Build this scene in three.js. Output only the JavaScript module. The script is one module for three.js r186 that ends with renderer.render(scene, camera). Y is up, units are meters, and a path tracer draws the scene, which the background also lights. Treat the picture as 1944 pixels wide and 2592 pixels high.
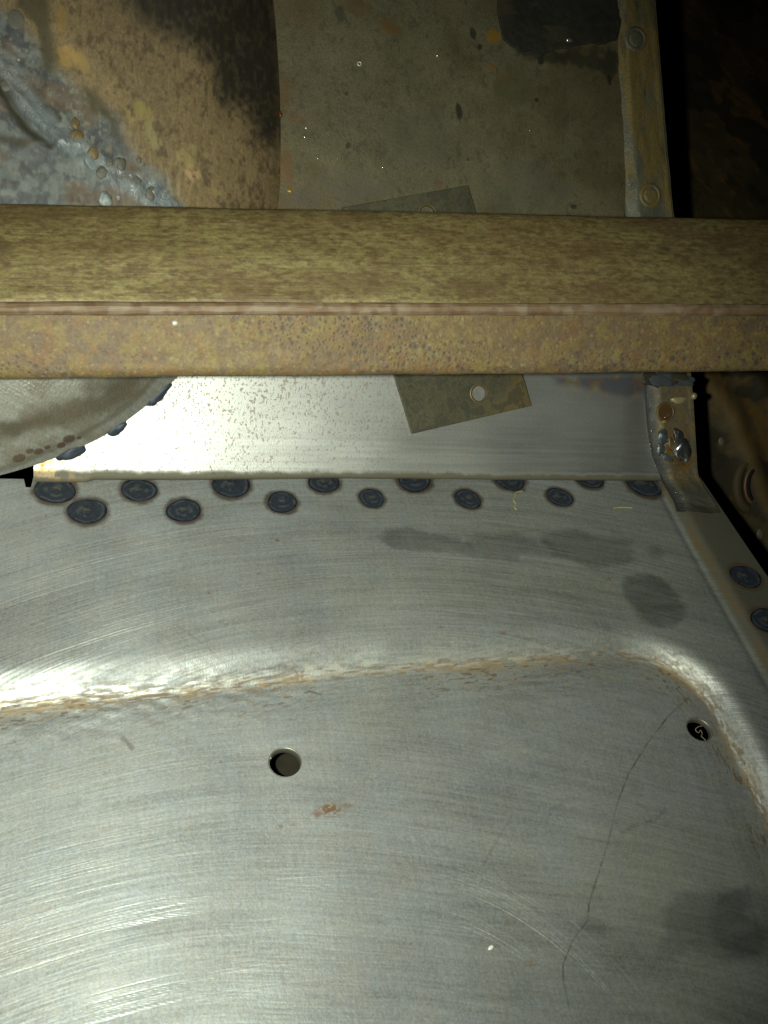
import * as THREE from 'three';
import { mergeGeometries } from 'three/addons/utils/BufferGeometryUtils.js';
import { RoundedBoxGeometry } from 'three/addons/geometries/RoundedBoxGeometry.js';

// ---------------------------------------------------------------- camera, light, exposure
const scene = new THREE.Scene();
scene.background = new THREE.Color(0, 0, 0);
const F = 2490, CX = 972, CY = 1296;                       // lens of the photograph, in its own pixels
const upC = new THREE.Vector3(0.26, 1.0, 1).normalize();   // the floor's normal as the camera sees it
const alC = new THREE.Vector3(1, 0, -0.26).normalize();    // the direction along the welded seam
const toC = new THREE.Vector3().crossVectors(alC, upC);
const basis = new THREE.Matrix4().set(alC.x, alC.y, alC.z, 0, upC.x, upC.y, upC.z, 0, toC.x, toC.y, toC.z, 0, 0, 0, 0, 1);
const CAM = new THREE.Vector3(0, 0.211, 0);
const camera = new THREE.PerspectiveCamera(2 * Math.atan(CY / F) * 180 / Math.PI, 768 / 1024, 0.01, 10);
camera.quaternion.setFromRotationMatrix(basis);
camera.position.copy(CAM);
scene.add(camera);

const flashPos = CAM.clone().add(new THREE.Vector3(-0.022, 0.001, 0).applyMatrix4(basis));
const flash = new THREE.SpotLight(new THREE.Color(0.93, 1.0, 0.80), 0.31, 0, 0.80, 1, 2);
flash.name = 'phone_flash';
flash.position.copy(flashPos);
flash.target.position.copy(flashPos).add(new THREE.Vector3(-0.11, -0.04, -1).applyMatrix4(basis));
flash.castShadow = true; flash.shadow.radius = 0.14; flash.shadow.mapSize.set(2048, 2048); flash.shadow.bias = -0.0004;
flash.shadow.camera.near = 0.02; flash.shadow.camera.far = 2;
scene.add(flash, flash.target);

const renderer = new THREE.WebGLRenderer({ antialias: true });
renderer.setSize(768, 1024);
renderer.toneMapping = THREE.LinearToneMapping;
renderer.toneMappingExposure = 1;
renderer.shadowMap.enabled = true;

// ---------------------------------------------------------------- helpers
function ray(x, y) { return new THREE.Vector3((x - CX) / F, -(y - CY) / F, -1).applyMatrix4(basis); }
function onPlane(x, y, n, d) { const r = ray(x, y), t = (d - n.dot(CAM)) / n.dot(r); return CAM.clone().addScaledVector(r, t); }
const UP = new THREE.Vector3(0, 1, 0);
const floorAt = (x, y, h = 0) => onPlane(x, y, UP, h);
const TH = 48.8 * Math.PI / 180, PHI = TH - Math.PI / 2;    // slope of the rear panel
const NR = new THREE.Vector3(0, Math.cos(TH), Math.sin(TH)), VR = new THREE.Vector3(0, Math.sin(TH), -Math.cos(TH));
const P0 = new THREE.Vector3(0, 0.0022, floorAt(972, 1208, 0.0022).z);
function rear(x, y, w = 0) { const p = onPlane(x, y, NR, NR.dot(P0) + w).sub(P0); return [p.x, p.dot(VR)]; }   // (u, v) on the sloping panel, w above it
function toPix(p) { const q = p.clone().sub(CAM).applyMatrix4(basis.clone().transpose()); return [CX - F * q.x / q.z, CY + F * q.y / q.z]; }

let seed = 7;
const rnd = () => { seed = (seed * 1664525 + 1013904223) >>> 0; return seed / 4294967296; };
const rr = (a, b) => a + (b - a) * rnd();
function hash(i, j, s) { let h = Math.imul(i, 374761393) ^ Math.imul(j, 668265263) ^ Math.imul(s, 974634777); h = Math.imul(h ^ (h >>> 13), 1274126177); return ((h ^ (h >>> 16)) >>> 0) / 4294967296; }
const LAT = new Float32Array(65536); for (let k = 0; k < 65536; k++) LAT[k] = hash(k & 255, k >> 8, 3);
function vn(x, y, s = 0) {
  const i = Math.floor(x), j = Math.floor(y); let fx = x - i, fy = y - j; fx = fx * fx * (3 - 2 * fx); fy = fy * fy * (3 - 2 * fy);
  const i0 = (i + s * 37) & 255, i1 = (i0 + 1) & 255, j0 = ((j + s * 91) & 255) << 8, j1 = (j0 + 256) & 65535;
  const a = LAT[i0 + j0], b = LAT[i1 + j0], c = LAT[i0 + j1], d = LAT[i1 + j1];
  return a + (b - a) * fx + (c - a + (a - b - c + d) * fx) * fy;
}
function fbm(x, y, o = 4, s = 0) { let v = 0, a = 0.5, t = 0; for (let k = 0; k < o; k++) { v += a * vn(x, y, s + k * 17); t += a; const X = x * 1.62 - y * 1.22 + 11.3; y = x * 1.22 + y * 1.62 + 5.7; x = X; a *= 0.5; } return v / t; }
function dots(x, y, sd, share) {   // scattered round spots, one at most in each unit cell; share of the cells that hold one
  const i = Math.floor(x), j = Math.floor(y); let m = 0;
  for (let a = -1; a <= 1; a++) for (let b = -1; b <= 1; b++) {
    if (hash(i + a, j + b, sd) > share) continue;
    const cx = i + a + hash(i + a, j + b, sd + 1), cy = j + b + hash(i + a, j + b, sd + 2), r = 0.12 + 0.38 * hash(i + a, j + b, sd + 3) * hash(i + a, j + b, sd + 4), d = Math.hypot(x - cx, y - cy) / r;
    if (d < 1.3) m = Math.max(m, 1 - Math.max(0, (d - 0.4) / 0.9));
  }
  return m;
}
const clamp = (x, a = 0, b = 1) => x < a ? a : x > b ? b : x;
const sm = (a, b, x) => { const t = clamp((x - a) / (b - a)); return t * t * (3 - 2 * t); };
const mix = (a, b, t) => a + (b - a) * t;
function segDist(x, y, pts) {   // distance to a polyline, and how far along it
  let best = 1e9, at = 0;
  for (let k = 0; k + 1 < pts.length; k++) {
    const [ax, ay] = pts[k], [bx, by] = pts[k + 1], dx = bx - ax, dy = by - ay;
    const t = clamp(((x - ax) * dx + (y - ay) * dy) / (dx * dx + dy * dy + 1e-12));
    const d = Math.hypot(x - ax - t * dx, y - ay - t * dy);
    if (d < best) { best = d; at = k + t; }
  }
  return [best, at];
}
function inPoly(x, y, P) { let c = false; for (let i = 0, j = P.length - 1; i < P.length; j = i++) { const [xi, yi] = P[i], [xj, yj] = P[j]; if ((yi > y) !== (yj > y) && x < (xj - xi) * (y - yi) / (yj - yi) + xi) c = !c; } return c; }
function polyMask(x, y, P, soft) {   // 1 inside, fading over soft metres at the outline
  const d = segDist(x, y, [...P, P[0]])[0] * (inPoly(x, y, P) ? 1 : -1);
  return sm(-soft, soft, d);
}
function blob(x, y, cx, cy, rx, ry, ang = 0) { const c = Math.cos(ang), s = Math.sin(ang), dx = x - cx, dy = y - cy; return Math.hypot((dx * c + dy * s) / rx, (-dx * s + dy * c) / ry); }
const sToB = v => { v = clamp(v); return Math.round(255 * (v <= 0.0031308 ? v * 12.92 : 1.055 * Math.pow(v, 1 / 2.4) - 0.055)); };
// A surface: fn(x, y, o) fills o = { c: [r, g, b] linear, r: roughness, m: metalness, h: relief 0 to 1 } for each point of the sheet, x and y in metres
function surface(x0, x1, y0, y1, perM, fn, opt = {}) {
  const W = Math.min(2048, Math.round((x1 - x0) * perM)), H = Math.min(2048, Math.round((y1 - y0) * perM));
  const C = new Uint8Array(W * H * 4), S = new Uint8Array(W * H * 4), B = new Float32Array(W * H * 4);
  const o = { c: [0, 0, 0], r: 0.5, m: 0, h: 0.5 };
  for (let j = 0; j < H; j++) for (let i = 0; i < W; i++) {
    o.h = 0.5; fn(x0 + (i + 0.5) / W * (x1 - x0), y0 + (j + 0.5) / H * (y1 - y0), o);
    const k = (j * W + i) * 4;
    C[k] = sToB(o.c[0]); C[k + 1] = sToB(o.c[1]); C[k + 2] = sToB(o.c[2]); C[k + 3] = 255;
    S[k] = 0; S[k + 1] = Math.round(255 * clamp(o.r)); S[k + 2] = Math.round(255 * clamp(o.m)); S[k + 3] = 255;
    B[k] = B[k + 1] = B[k + 2] = o.h; B[k + 3] = 1;
  }
  const tex = (d, t, srgb) => { const x = new THREE.DataTexture(d, W, H, THREE.RGBAFormat, t); x.magFilter = THREE.LinearFilter; x.minFilter = THREE.LinearFilter; x.wrapS = x.wrapT = THREE.ClampToEdgeWrapping; if (srgb) x.colorSpace = THREE.SRGBColorSpace; x.needsUpdate = true; return x; };
  const sm_ = tex(S, THREE.UnsignedByteType);
  const m = new THREE.MeshPhysicalMaterial({ map: tex(C, THREE.UnsignedByteType, true), roughnessMap: sm_, metalnessMap: sm_, roughness: 1, metalness: 1, bumpMap: tex(B, THREE.FloatType), bumpScale: opt.bump ?? 0.0002, anisotropy: opt.aniso ?? 0, anisotropyRotation: opt.anisoTurn ?? 0, side: THREE.DoubleSide });
  m.name = opt.name || 'sheet';
  m.userData.uv = (x, y) => [(x - x0) / (x1 - x0), (y - y0) / (y1 - y0)];
  return m;
}
const plain = (r, g, b, rough, metal, name) => { const m = new THREE.MeshPhysicalMaterial({ color: new THREE.Color().setRGB(r, g, b), roughness: rough, metalness: metal, side: THREE.DoubleSide }); m.name = name; return m; };
function meshOf(name, geo, mat, parent) { const m = new THREE.Mesh(geo, mat); m.name = name; m.castShadow = m.receiveShadow = true; parent.add(m); return m; }
const taken = {};
function thing(name, label, category, group) {
  const n = taken[name] = (taken[name] ?? -1) + 1;
  const g = new THREE.Group(); g.name = n ? `${name}_${String(n).padStart(3, '0')}` : name; g.userData = { label, category }; if (group) g.userData.group = group;
  scene.add(g); return g;
}
const onRear = g => { g.position.copy(P0); g.rotation.x = PHI; return g; };   // local x, y on the sloping panel, z out of it
// grid of (nu + 1) x (nv + 1) points with uv, optional drop of cells, and a skirt along its rim
function grid(nu, nv, point, uv, opt = {}) {
  const pos = [], tex = [], idx = [];
  for (let j = 0; j <= nv; j++) for (let i = 0; i <= nu; i++) { const p = point(i / nu, j / nv); pos.push(...p); tex.push(...(uv ? uv(p, i / nu, j / nv) : [i / nu, j / nv])); }
  const at = (i, j) => j * (nu + 1) + i;
  for (let j = 0; j < nv; j++) for (let i = 0; i < nu; i++) {
    const a = at(i, j), b = at(i + 1, j), c = at(i + 1, j + 1), d = at(i, j + 1);
    for (const t of [[a, b, c], [a, c, d]]) if (!opt.drop || !opt.drop(t, pos)) idx.push(...t);
  }
  if (opt.skirt) {
    const [sx, sy, sz] = opt.skirt, rim = [];
    for (let i = 0; i < nu; i++) rim.push([at(i, 0), at(i + 1, 0)]);
    for (let j = 0; j < nv; j++) rim.push([at(nu, j), at(nu, j + 1)]);
    for (let i = nu; i > 0; i--) rim.push([at(i, nv), at(i - 1, nv)]);
    for (let j = nv; j > 0; j--) rim.push([at(0, j), at(0, j - 1)]);
    for (const [a, b] of rim) {
      const k = pos.length / 3;
      for (const [q, f] of [[a, 0], [b, 0], [b, 1], [a, 1]]) { pos.push(pos[q * 3] + f * sx, pos[q * 3 + 1] + f * sy, pos[q * 3 + 2] + f * sz); tex.push(tex[q * 2], tex[q * 2 + 1]); }
      idx.push(k, k + 2, k + 1, k, k + 3, k + 2);
    }
  }
  const g = new THREE.BufferGeometry();
  g.setAttribute('position', new THREE.Float32BufferAttribute(pos, 3)); g.setAttribute('uv', new THREE.Float32BufferAttribute(tex, 2));
  g.setIndex(idx); g.computeVertexNormals(); return g;
}
function lump(r, sx, sy, sz, s, rough = 0.18, det = 3) {   // an uneven drop of metal
  const g = new THREE.IcosahedronGeometry(r, det), p = g.attributes.position;
  for (let i = 0; i < p.count; i++) { const x = p.getX(i) / r, y = p.getY(i) / r, z = p.getZ(i) / r, k = 1 + rough * (fbm(x * 1.7 + s * 3.1 + z, y * 1.7 - z * 1.3 + s, 3, s) - 0.5) * 2; p.setXYZ(i, x * r * k * sx, y * r * k * sy, z * r * k * sz); }
  g.deleteAttribute('normal'); g.deleteAttribute('uv');
  const w = weld(g); w.computeVertexNormals(); return w;
}
function weld(g) {   // join the corners of an unindexed geometry
  const p = g.attributes.position, map = new Map(), pos = [], idx = [];
  for (let i = 0; i < p.count; i++) { const k = [p.getX(i), p.getY(i), p.getZ(i)].map(v => Math.round(v * 1e7)).join(); if (!map.has(k)) { map.set(k, pos.length / 3); pos.push(p.getX(i), p.getY(i), p.getZ(i)); } idx.push(map.get(k)); }
  const o = new THREE.BufferGeometry(); o.setAttribute('position', new THREE.Float32BufferAttribute(pos, 3)); o.setIndex(idx); return o;
}
function lathe(profile, seg = 40) { return new THREE.LatheGeometry(profile.map(([x, y]) => new THREE.Vector2(x, y)), seg); }
const RUST = [0.20, 0.085, 0.022], OCHRE = [0.30, 0.17, 0.035];
const blend = (c, d, t) => { c[0] = mix(c[0], d[0], t); c[1] = mix(c[1], d[1], t); c[2] = mix(c[2], d[2], t); };

// ---------------------------------------------------------------- floor pan
const DROP = 0.0055;
const slopeTab = (() => { const N = 400, t = [0]; for (let k = 1; k <= N; k++) { const s = (k - 0.5) / N * 0.02; t.push(t[k - 1] + sm(-0.0005, 0.0035, s) * (1 - sm(0.0038, 0.0125, s))); } return t.map(v => v / t[N]); })();
const rustTop = [[-200, 1822], [0, 1808], [450, 1768], [900, 1718], [1300, 1688], [1560, 1672]].map(p => { const q = floorAt(...p, -DROP); return [q.x, q.z]; });
const rustSide = [[1907, 2036], [1944, 2140]].map(p => { const q = floorAt(...p, -DROP); return [q.x, q.z]; });
const lineZ = x => { let k = 0; while (k < rustTop.length - 2 && x > rustTop[k + 1][0]) k++; const [a, b] = [rustTop[k], rustTop[k + 1]]; return a[1] + (x - a[0]) * (b[1] - a[1]) / (b[0] - a[0]); };
const sideX = z => rustSide[0][0] + clamp((z - rustSide[0][1]) * 0.02, -0.002, 0.002);
const RC = 0.023;
function stepDist(x, z) { const a = lineZ(x) - z + RC, b = x - sideX(z) + RC; return Math.min(Math.max(a, b), 0) + Math.hypot(Math.max(a, 0), Math.max(b, 0)) - RC; }   // above 0 outside the well
const creaseX = z => 0.1768 + (z + 0.2053) * 0.03;
const lipX = z => 0.1932 + (z + 0.2053) * 0.10;
function floorH(x, z) {
  const s = stepDist(x, z);
  let y = -DROP * (1 - (s <= 0 ? 0 : slopeTab[Math.min(400, Math.round(s * (1 + 0.35 * sm(0.115, 0.150, x)) / 0.02 * 400))]));
  y += 0.0009 * (fbm(x * 22, z * 22, 2, 5) - 0.5);
  const band = Math.exp(-Math.pow((s + 0.001) / 0.007, 2)) * sm(0.07, -0.01, x);
  y += band * 0.0009 * (fbm(x * 230, z * 520, 3, 9) - 0.5);
  
  const e = x - creaseX(z);
  y += 0.0020 * sm(-0.0006, 0.0042, e) - 0.0006 * Math.exp(-Math.pow((e + 0.0012) / 0.0012, 2));
  return y;
}
const holes = [[floorAt(722, 1930, -DROP), 0.0040], [floorAt(1769, 1848, -DROP), 0.0036]].map(([p, r]) => [p.x, p.z, r]);
const weldSpots = [   // pixel, radius in millimetres
  [139, 1240, 4.9], [352, 1240, 4.3], [586, 1228, 4.7], [820, 1220, 4.2], [1048, 1215, 4.7], [1289, 1211, 4.7], [1490, 1209, 4.4], [1630, 1226, 5.4],
  [221, 1294, 4.5], [465, 1292, 4.2], [714, 1271, 3.9], [941, 1261, 3.5], [1184, 1263, 3.7], [1417, 1257, 3.7], [1890, 1456, 4.3], [1942, 1568, 4.3],
].map(([x, y, r]) => { const q = floorAt(x, y, x > 1800 ? 0.0025 : 0); return [q.x, q.z, r * 1.17 / 1000]; });

const F2 = (x, y, h = -DROP) => { const q = floorAt(x, y, h); return [q.x, q.z]; };
const C1 = [0.075, 0.06], C2 = [0.030, 0.14], C3 = F2(1010, 2990);
const smears = [[1060, 1372, 0.014, 0.0050, 0.1, 0.75, 0], [1290, 1385, 0.013, 0.006, 0.1, 0.5, 0], [1520, 1388, 0.017, 0.008, 0.15, 0.65, 0], [1660, 1520, 0.0085, 0.0105, 0, 0.8, 0], [1800, 2345, 0.0135, 0.0090, 0.05, 0.65, -DROP], [1930, 2345, 0.014, 0.0085, 0.1, 0.5, -DROP], [1500, 2340, 0.004, 0.003, 0.1, 0.35, -DROP], [1110, 1620, 0.02, 0.004, -0.1, 0.15, 0]]
  .map(([x, y, rx, ry, a, k, h]) => [...F2(x, y, h), rx, ry, a, k]);
const hairline = [[1745, 1765], [1690, 1815], [1640, 1880], [1590, 1960], [1560, 2040], [1540, 2130], [1515, 2210], [1490, 2290], [1488, 2330], [1450, 2380], [1425, 2440], [1425, 2480], [1442, 2560]].map(p => F2(...p));
const tracksRaw = [[hairline, 0.00026, 0.75], [[[1575, 2108], [1610, 2088], [1650, 2078], [1685, 2050]].map(p => F2(...p)), 0.0007, 0.45], [[[1222, 2190], [1250, 2140], [1295, 2070]].map(p => F2(...p)), 0.00035, 0.4],
  [[[1385, 2080], [1395, 2050], [1430, 2030], [1470, 2020]].map(p => F2(...p)), 0.0006, 0.3], [[[1890, 2090], [1905, 2130], [1930, 2150]].map(p => F2(...p)), 0.0008, 0.55],
  [[[1370, 1340], [1300, 1345], [1200, 1352]].map(p => F2(...p, 0)), 0.0002, 0.45], [[[440, 1580], [500, 1620], [540, 1650]].map(p => F2(...p, 0)), 0.0002, 0.35], [[[770, 1754], [785, 1750], [815, 1758]].map(p => F2(...p)), 0.0003, 0.8], [[[310, 1868], [335, 1895]].map(p => F2(...p)), 0.0006, 0.5]];
const tracks = tracksRaw.map(([pts, w, k]) => [pts, w, k, Math.min(...pts.map(p => p[0])) - w * 3, Math.max(...pts.map(p => p[0])) + w * 3, Math.min(...pts.map(p => p[1])) - w * 3, Math.max(...pts.map(p => p[1])) + w * 3]);
const rustDots = [[835, 2050, 3.6, 0.9], [800, 2062, 1.6, 0.7], [880, 2040, 1.6, 0.6], [710, 2092, 1.2, 0.6], [745, 2088, 1.1, 0.5], [700, 1368, 1.1, 0.8], [655, 1452, 0.9, 0.7], [530, 1503, 1.0, 0.7], [1538, 1465, 1.8, 0.8], [1275, 1600, 1.3, 0.7], [1465, 1530, 1.0, 0.6], [1250, 1400, 1.2, 0.6], [1100, 1325, 0.8, 0.5], [760, 1685, 2.4, 0.6], [1340, 2440, 1.6, 0.5], [1380, 2520, 1.8, 0.3], [560, 1930, 0.8, 0.5]]
  .map(([x, y, r, k]) => [...F2(x, y, y > 1760 ? -DROP : 0), r / 1000, k]);
// bundles of sanding scratches: arcs about one of three centres, looked up by radius
const BIN = 0.0006, cutBins = [new Map(), new Map(), new Map()];
function bundle(fam, r, aMid, half, n, spread, k) {
  for (let i = 0; i < n * 2; i++) {
    const rad = r + rr(-spread, spread), w = rr(0.00005, 0.00015), a0 = aMid - half * rr(0.5, 1), a1 = aMid + half * rr(0.5, 1), cut = [rad, a0, a1, w, k * rr(0.4, 1)];
    for (let q = Math.floor((rad - 2 * w) / BIN); q <= Math.floor((rad + 2 * w) / BIN); q++) { if (!cutBins[fam].has(q)) cutBins[fam].set(q, []); cutBins[fam].get(q).push(cut); }
  }
}
const CEN = [C1, C2, C3], polar = (fam, px, py, h) => { const [x, z] = F2(px, py, h), [cx, cz] = CEN[fam]; return [Math.hypot(x - cx, z - cz), Math.atan2(x - cx, cz - z)]; };
for (const [fam, px, py, half, n, spread, k] of [[0, 300, 1560, 0.12, 22, 0.006, 1.0], [0, 250, 1640, 0.10, 16, 0.004, 1.0], [0, 150, 1470, 0.10, 14, 0.004, 0.8], [0, 420, 1360, 0.16, 14, 0.004, 0.7], [0, 900, 1420, 0.16, 16, 0.006, 0.45], [0, 1150, 1600, 0.10, 10, 0.004, 0.5], [0, 700, 1520, 0.2, 14, 0.008, 0.5],
  [1, 380, 2310, 0.07, 14, 0.0025, 1.0], [1, 200, 2200, 0.08, 14, 0.006, 0.7], [1, 330, 2530, 0.08, 14, 0.003, 0.9], [1, 100, 2380, 0.08, 16, 0.006, 0.6], [1, 650, 2420, 0.10, 16, 0.008, 0.5], [1, 500, 2080, 0.10, 12, 0.008, 0.4], [1, 800, 2230, 0.06, 8, 0.002, 0.6],
  [2, 1250, 2260, 0.35, 10, 0.0035, 0.7], [2, 1350, 2330, 0.40, 8, 0.002, 0.8], [2, 1500, 2420, 0.30, 10, 0.004, 0.6], [2, 1300, 2160, 0.25, 6, 0.003, 0.45], [2, 1250, 2370, 0.3, 6, 0.002, 0.7]]) { const [r, a] = polar(fam, px, py, py > 1760 ? -DROP : 0); bundle(fam, r, a, half, n, spread, k); }
const floorMat = surface(-0.06, 0.203, -0.224, -0.036, 5700, (x, z, o) => {
  const s = stepDist(x, z), wr = 0.012 * (fbm(x * 14, z * 14, 2, 30) - 0.5), r1 = Math.hypot(x - C1[0], z - C1[1]), a1 = Math.atan2(x - C1[0], C1[1] - z), r3 = Math.hypot(x - C3[0], z - C3[1]), a3 = Math.atan2(x - C3[0], C3[1] - z), r2 = Math.hypot(x - C2[0], z - C2[1]), a2 = Math.atan2(x - C2[0], C2[1] - z);
  const low = sm(0.002, -0.018, s);
  const st1 = vn((r1 + wr * 0.4) / 0.00032, a1 * 22, 1) * 0.55 + vn((r1 + wr * 0.4) / 0.0009, a1 * 14, 2) * 0.45;
  const st2 = vn((r2 + wr) / 0.00032, a2 * 30 + 9, 3) * 0.55 + vn((r2 + wr) / 0.001, a2 * 18, 4) * 0.45;
  const st = mix(st1, 0.5 + 0.75 * (st2 - 0.5), low), weave = vn(x / 0.00042, z / 0.009, 6) * 0.55 + vn(x / 0.009, z / 0.0004, 7) * 0.45;
  const patch = fbm(x * 45, z * 60, 4, 12), grain = vn(x / 0.00022, z / 0.00022, 13), fine = vn(x / 0.0005, z / 0.0005, 14);
  const broad = vn(mix(r1, r2, low) / 0.0042, mix(a1 * 9, a2 * 12, low), 34) * 0.6 + vn(mix(r1, r2, low) / 0.0019, mix(a1 * 14, a2 * 18, low), 35) * 0.4;
  const streakZone = sm(0.4, 0.75, fbm(mix(r1, r2, low) * 70, mix(a1 * 9, a2 * 7, low), 3, 33));
  let b = 0.405 * (0.80 + 0.24 * patch + 0.30 * (broad - 0.5) + (0.30 + 0.40 * streakZone) * (st - 0.5) + 0.14 * (weave - 0.5) + 0.28 * (grain - 0.5) + 0.16 * (fine - 0.5));
  const hue = fbm(x * 130, z * 130, 2, 21) - 0.5, hue2 = vn(x / 0.0006, z / 0.0006, 22) - 0.5;
  o.c[0] = b * (0.975 + 0.05 * hue + 0.07 * hue2); o.c[1] = b * 1.0; o.c[2] = b * (1.03 - 0.08 * hue - 0.10 * hue2);
  o.r = 0.56 + 0.10 * (patch - 0.5) - 0.12 * (broad - 0.5) - 0.40 * streakZone * (st - 0.38); o.m = 0.54;
  o.h = 0.5 + (0.25 + 0.25 * streakZone) * (st - 0.5) + 0.05 * (weave - 0.5) + 0.10 * (grain - 0.5);
  for (let fam = 0; fam < 3; fam++) {
    const rad = fam === 0 ? r1 : fam === 1 ? r2 : r3, list = cutBins[fam].get(Math.floor(rad / BIN)); if (!list) continue;
    const a = fam === 0 ? a1 : fam === 1 ? a2 : a3;
    for (const [cr, a0, a1_, w, k] of list) {
      if (a < a0 || a > a1_) continue; const d = Math.abs(rad - cr); if (d > 1.6 * w) continue;
      const t = (a - a0) / (a1_ - a0), q = sm(w * 1.6, 0, d) * k * sm(0, 0.3, t) * sm(1, 0.7, t) * (0.25 + 1.1 * vn(a * 190, cr * 9000, 44));
      const g = 1 + 0.50 * q; o.c[0] *= g; o.c[1] *= g; o.c[2] *= g; o.r -= 0.14 * q; o.h -= 0.22 * q;
    }
  }
  // oily smears and a few dark tracks
  for (const [cx, cz, rx, ry, a, k] of smears) {
    const dx = x - cx, dz = z - cz; if (Math.abs(dx) > 0.03 || Math.abs(dz) > 0.025) continue;
    const d = blob(x, z, cx, cz, rx, ry, a) + 1.1 * (fbm(x * 110, z * 150, 4, 51) - 0.5);
    const q = sm(1.12, 0.70, d) * k * (0.7 + 0.6 * fbm(x * 120, z * 420, 3, 52)), g = 1 - 0.52 * clamp(q); o.c[0] *= g; o.c[1] *= g; o.c[2] *= g * 0.97; o.r += 0.06 * q;
  }
  for (const [pts, w, k, xa, xb, za, zb] of tracks) { if (x < xa || x > xb || z < za || z > zb) continue; const [d] = segDist(x, z, pts); if (d < w * 3) { const q = sm(w * 1.4, w * 0.3, d + w * 0.9 * (vn(x * 1500, z * 1500, 61) - 0.5)) * k * (0.5 + vn(x * 500, z * 500, 62)); blend(o.c, [0.045, 0.04, 0.024], clamp(q * 0.75)); o.m -= 0.3 * clamp(q); } }
  // rust gathered along the foot of the pressed edge, lying in the direction of the sanding
  const corner = sm(0.125, 0.150, x);
  const lon = x + z;
  if (Math.abs(s) < 0.018) {
    const f1 = fbm(lon * 380, s * 2400, 4, 71), f2 = fbm(lon * 560, s * 2600, 3, 72), lo = fbm(x * 70, z * 90, 3, 73);
    const env = Math.exp(-Math.pow((s - 0.0012 + 0.003 * (lo - 0.5)) / 0.0024, 2)), far = Math.exp(-Math.pow((s + 0.002) / 0.0075, 2));
    let q = sm(0.46, 0.62, f1 + 0.45 * (lo - 0.5) + 0.08 * env) * env; q = Math.max(q, sm(0.62, 0.72, f2 + 0.16 * (lo - 0.5)) * far * 0.7);
    blend(o.c, lo > 0.52 ? [0.25, 0.168, 0.080] : [0.17, 0.108, 0.056], clamp(q * 0.85)); o.m -= 0.35 * q; o.r += 0.10 * q;
    const dk = sm(0.64, 0.72, fbm(lon * 500, s * 1800, 2, 76)) * far * sm(0.4, 0.6, lo); blend(o.c, [0.10, 0.06, 0.035], dk * 0.75); o.m -= 0.3 * dk;
  }
  const bare = Math.exp(-Math.pow((s - 0.003) / 0.0022, 2)) * sm(0.42, 0.66, fbm(lon * 330, s * 2200, 3, 74)) * mix(1, 0.45, corner); o.r -= 0.10 * bare; o.c[0] += 0.24 * bare; o.c[1] += 0.24 * bare; o.c[2] += 0.22 * bare; o.m += 0.15 * bare;  // rubbed streaks on the pressed edge, their white glints painted into the colour
  // rust in the crease of the side lip, tan film on the lip
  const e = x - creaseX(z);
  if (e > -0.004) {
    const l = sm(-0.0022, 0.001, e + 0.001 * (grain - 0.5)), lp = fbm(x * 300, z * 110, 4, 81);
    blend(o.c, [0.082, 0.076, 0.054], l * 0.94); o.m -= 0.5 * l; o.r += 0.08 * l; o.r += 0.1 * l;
    const cr = Math.exp(-Math.pow((e - 0.0016 + 0.002 * (lp - 0.5)) / 0.0008, 2)) * sm(0.3, 0.6, lp) + 0.3 * Math.exp(-Math.pow((e - 0.003) / 0.003, 2)) * sm(0.45, 0.7, lp);
    blend(o.c, [0.135, 0.082, 0.030], clamp(cr) * 0.75); o.m -= 0.3 * clamp(cr);
  }
  for (const [cx, cz, r, k] of rustDots) { const d = Math.hypot((x - cx), (z - cz) * 1.5) / r; if (d < 1.6) { const q2 = sm(1.3, 0.3, d) * sm(0.46, 0.60, fbm(x * 1500, z * 1900, 3, 91) + 0.22 * (1 - d)) * k; blend(o.c, [0.17, 0.075, 0.03], clamp(q2)); o.m -= 0.4 * q2; } }
  const sp = vn(x / 0.0007, z / 0.0007, 95); if (sp > 0.93 && s > 0) { const q3 = (sp - 0.93) * 9 * sm(0.45, 0.7, fbm(x * 50, z * 50, 2, 96)); blend(o.c, [0.16, 0.08, 0.04], clamp(q3)); }
  // straw-coloured heat rings round the welds
  for (const [cx, cz, r] of weldSpots) { const dx = x - cx, dz = z - cz; if (Math.abs(dx) > 0.012 || Math.abs(dz) > 0.012) continue; const d = Math.hypot(dx, dz) / r - 1, q4 = sm(0.36, 0.0, d + 0.20 * (fbm(x * 500, z * 500, 2, 97) - 0.5)); blend(o.c, [0.085, 0.052, 0.03], q4 * 0.85); }
  o.m = clamp(o.m, 0, 1);
}, { bump: 0.0002, aniso: 0.5, anisoTurn: Math.PI / 2, name: 'sanded_steel' });

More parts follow.
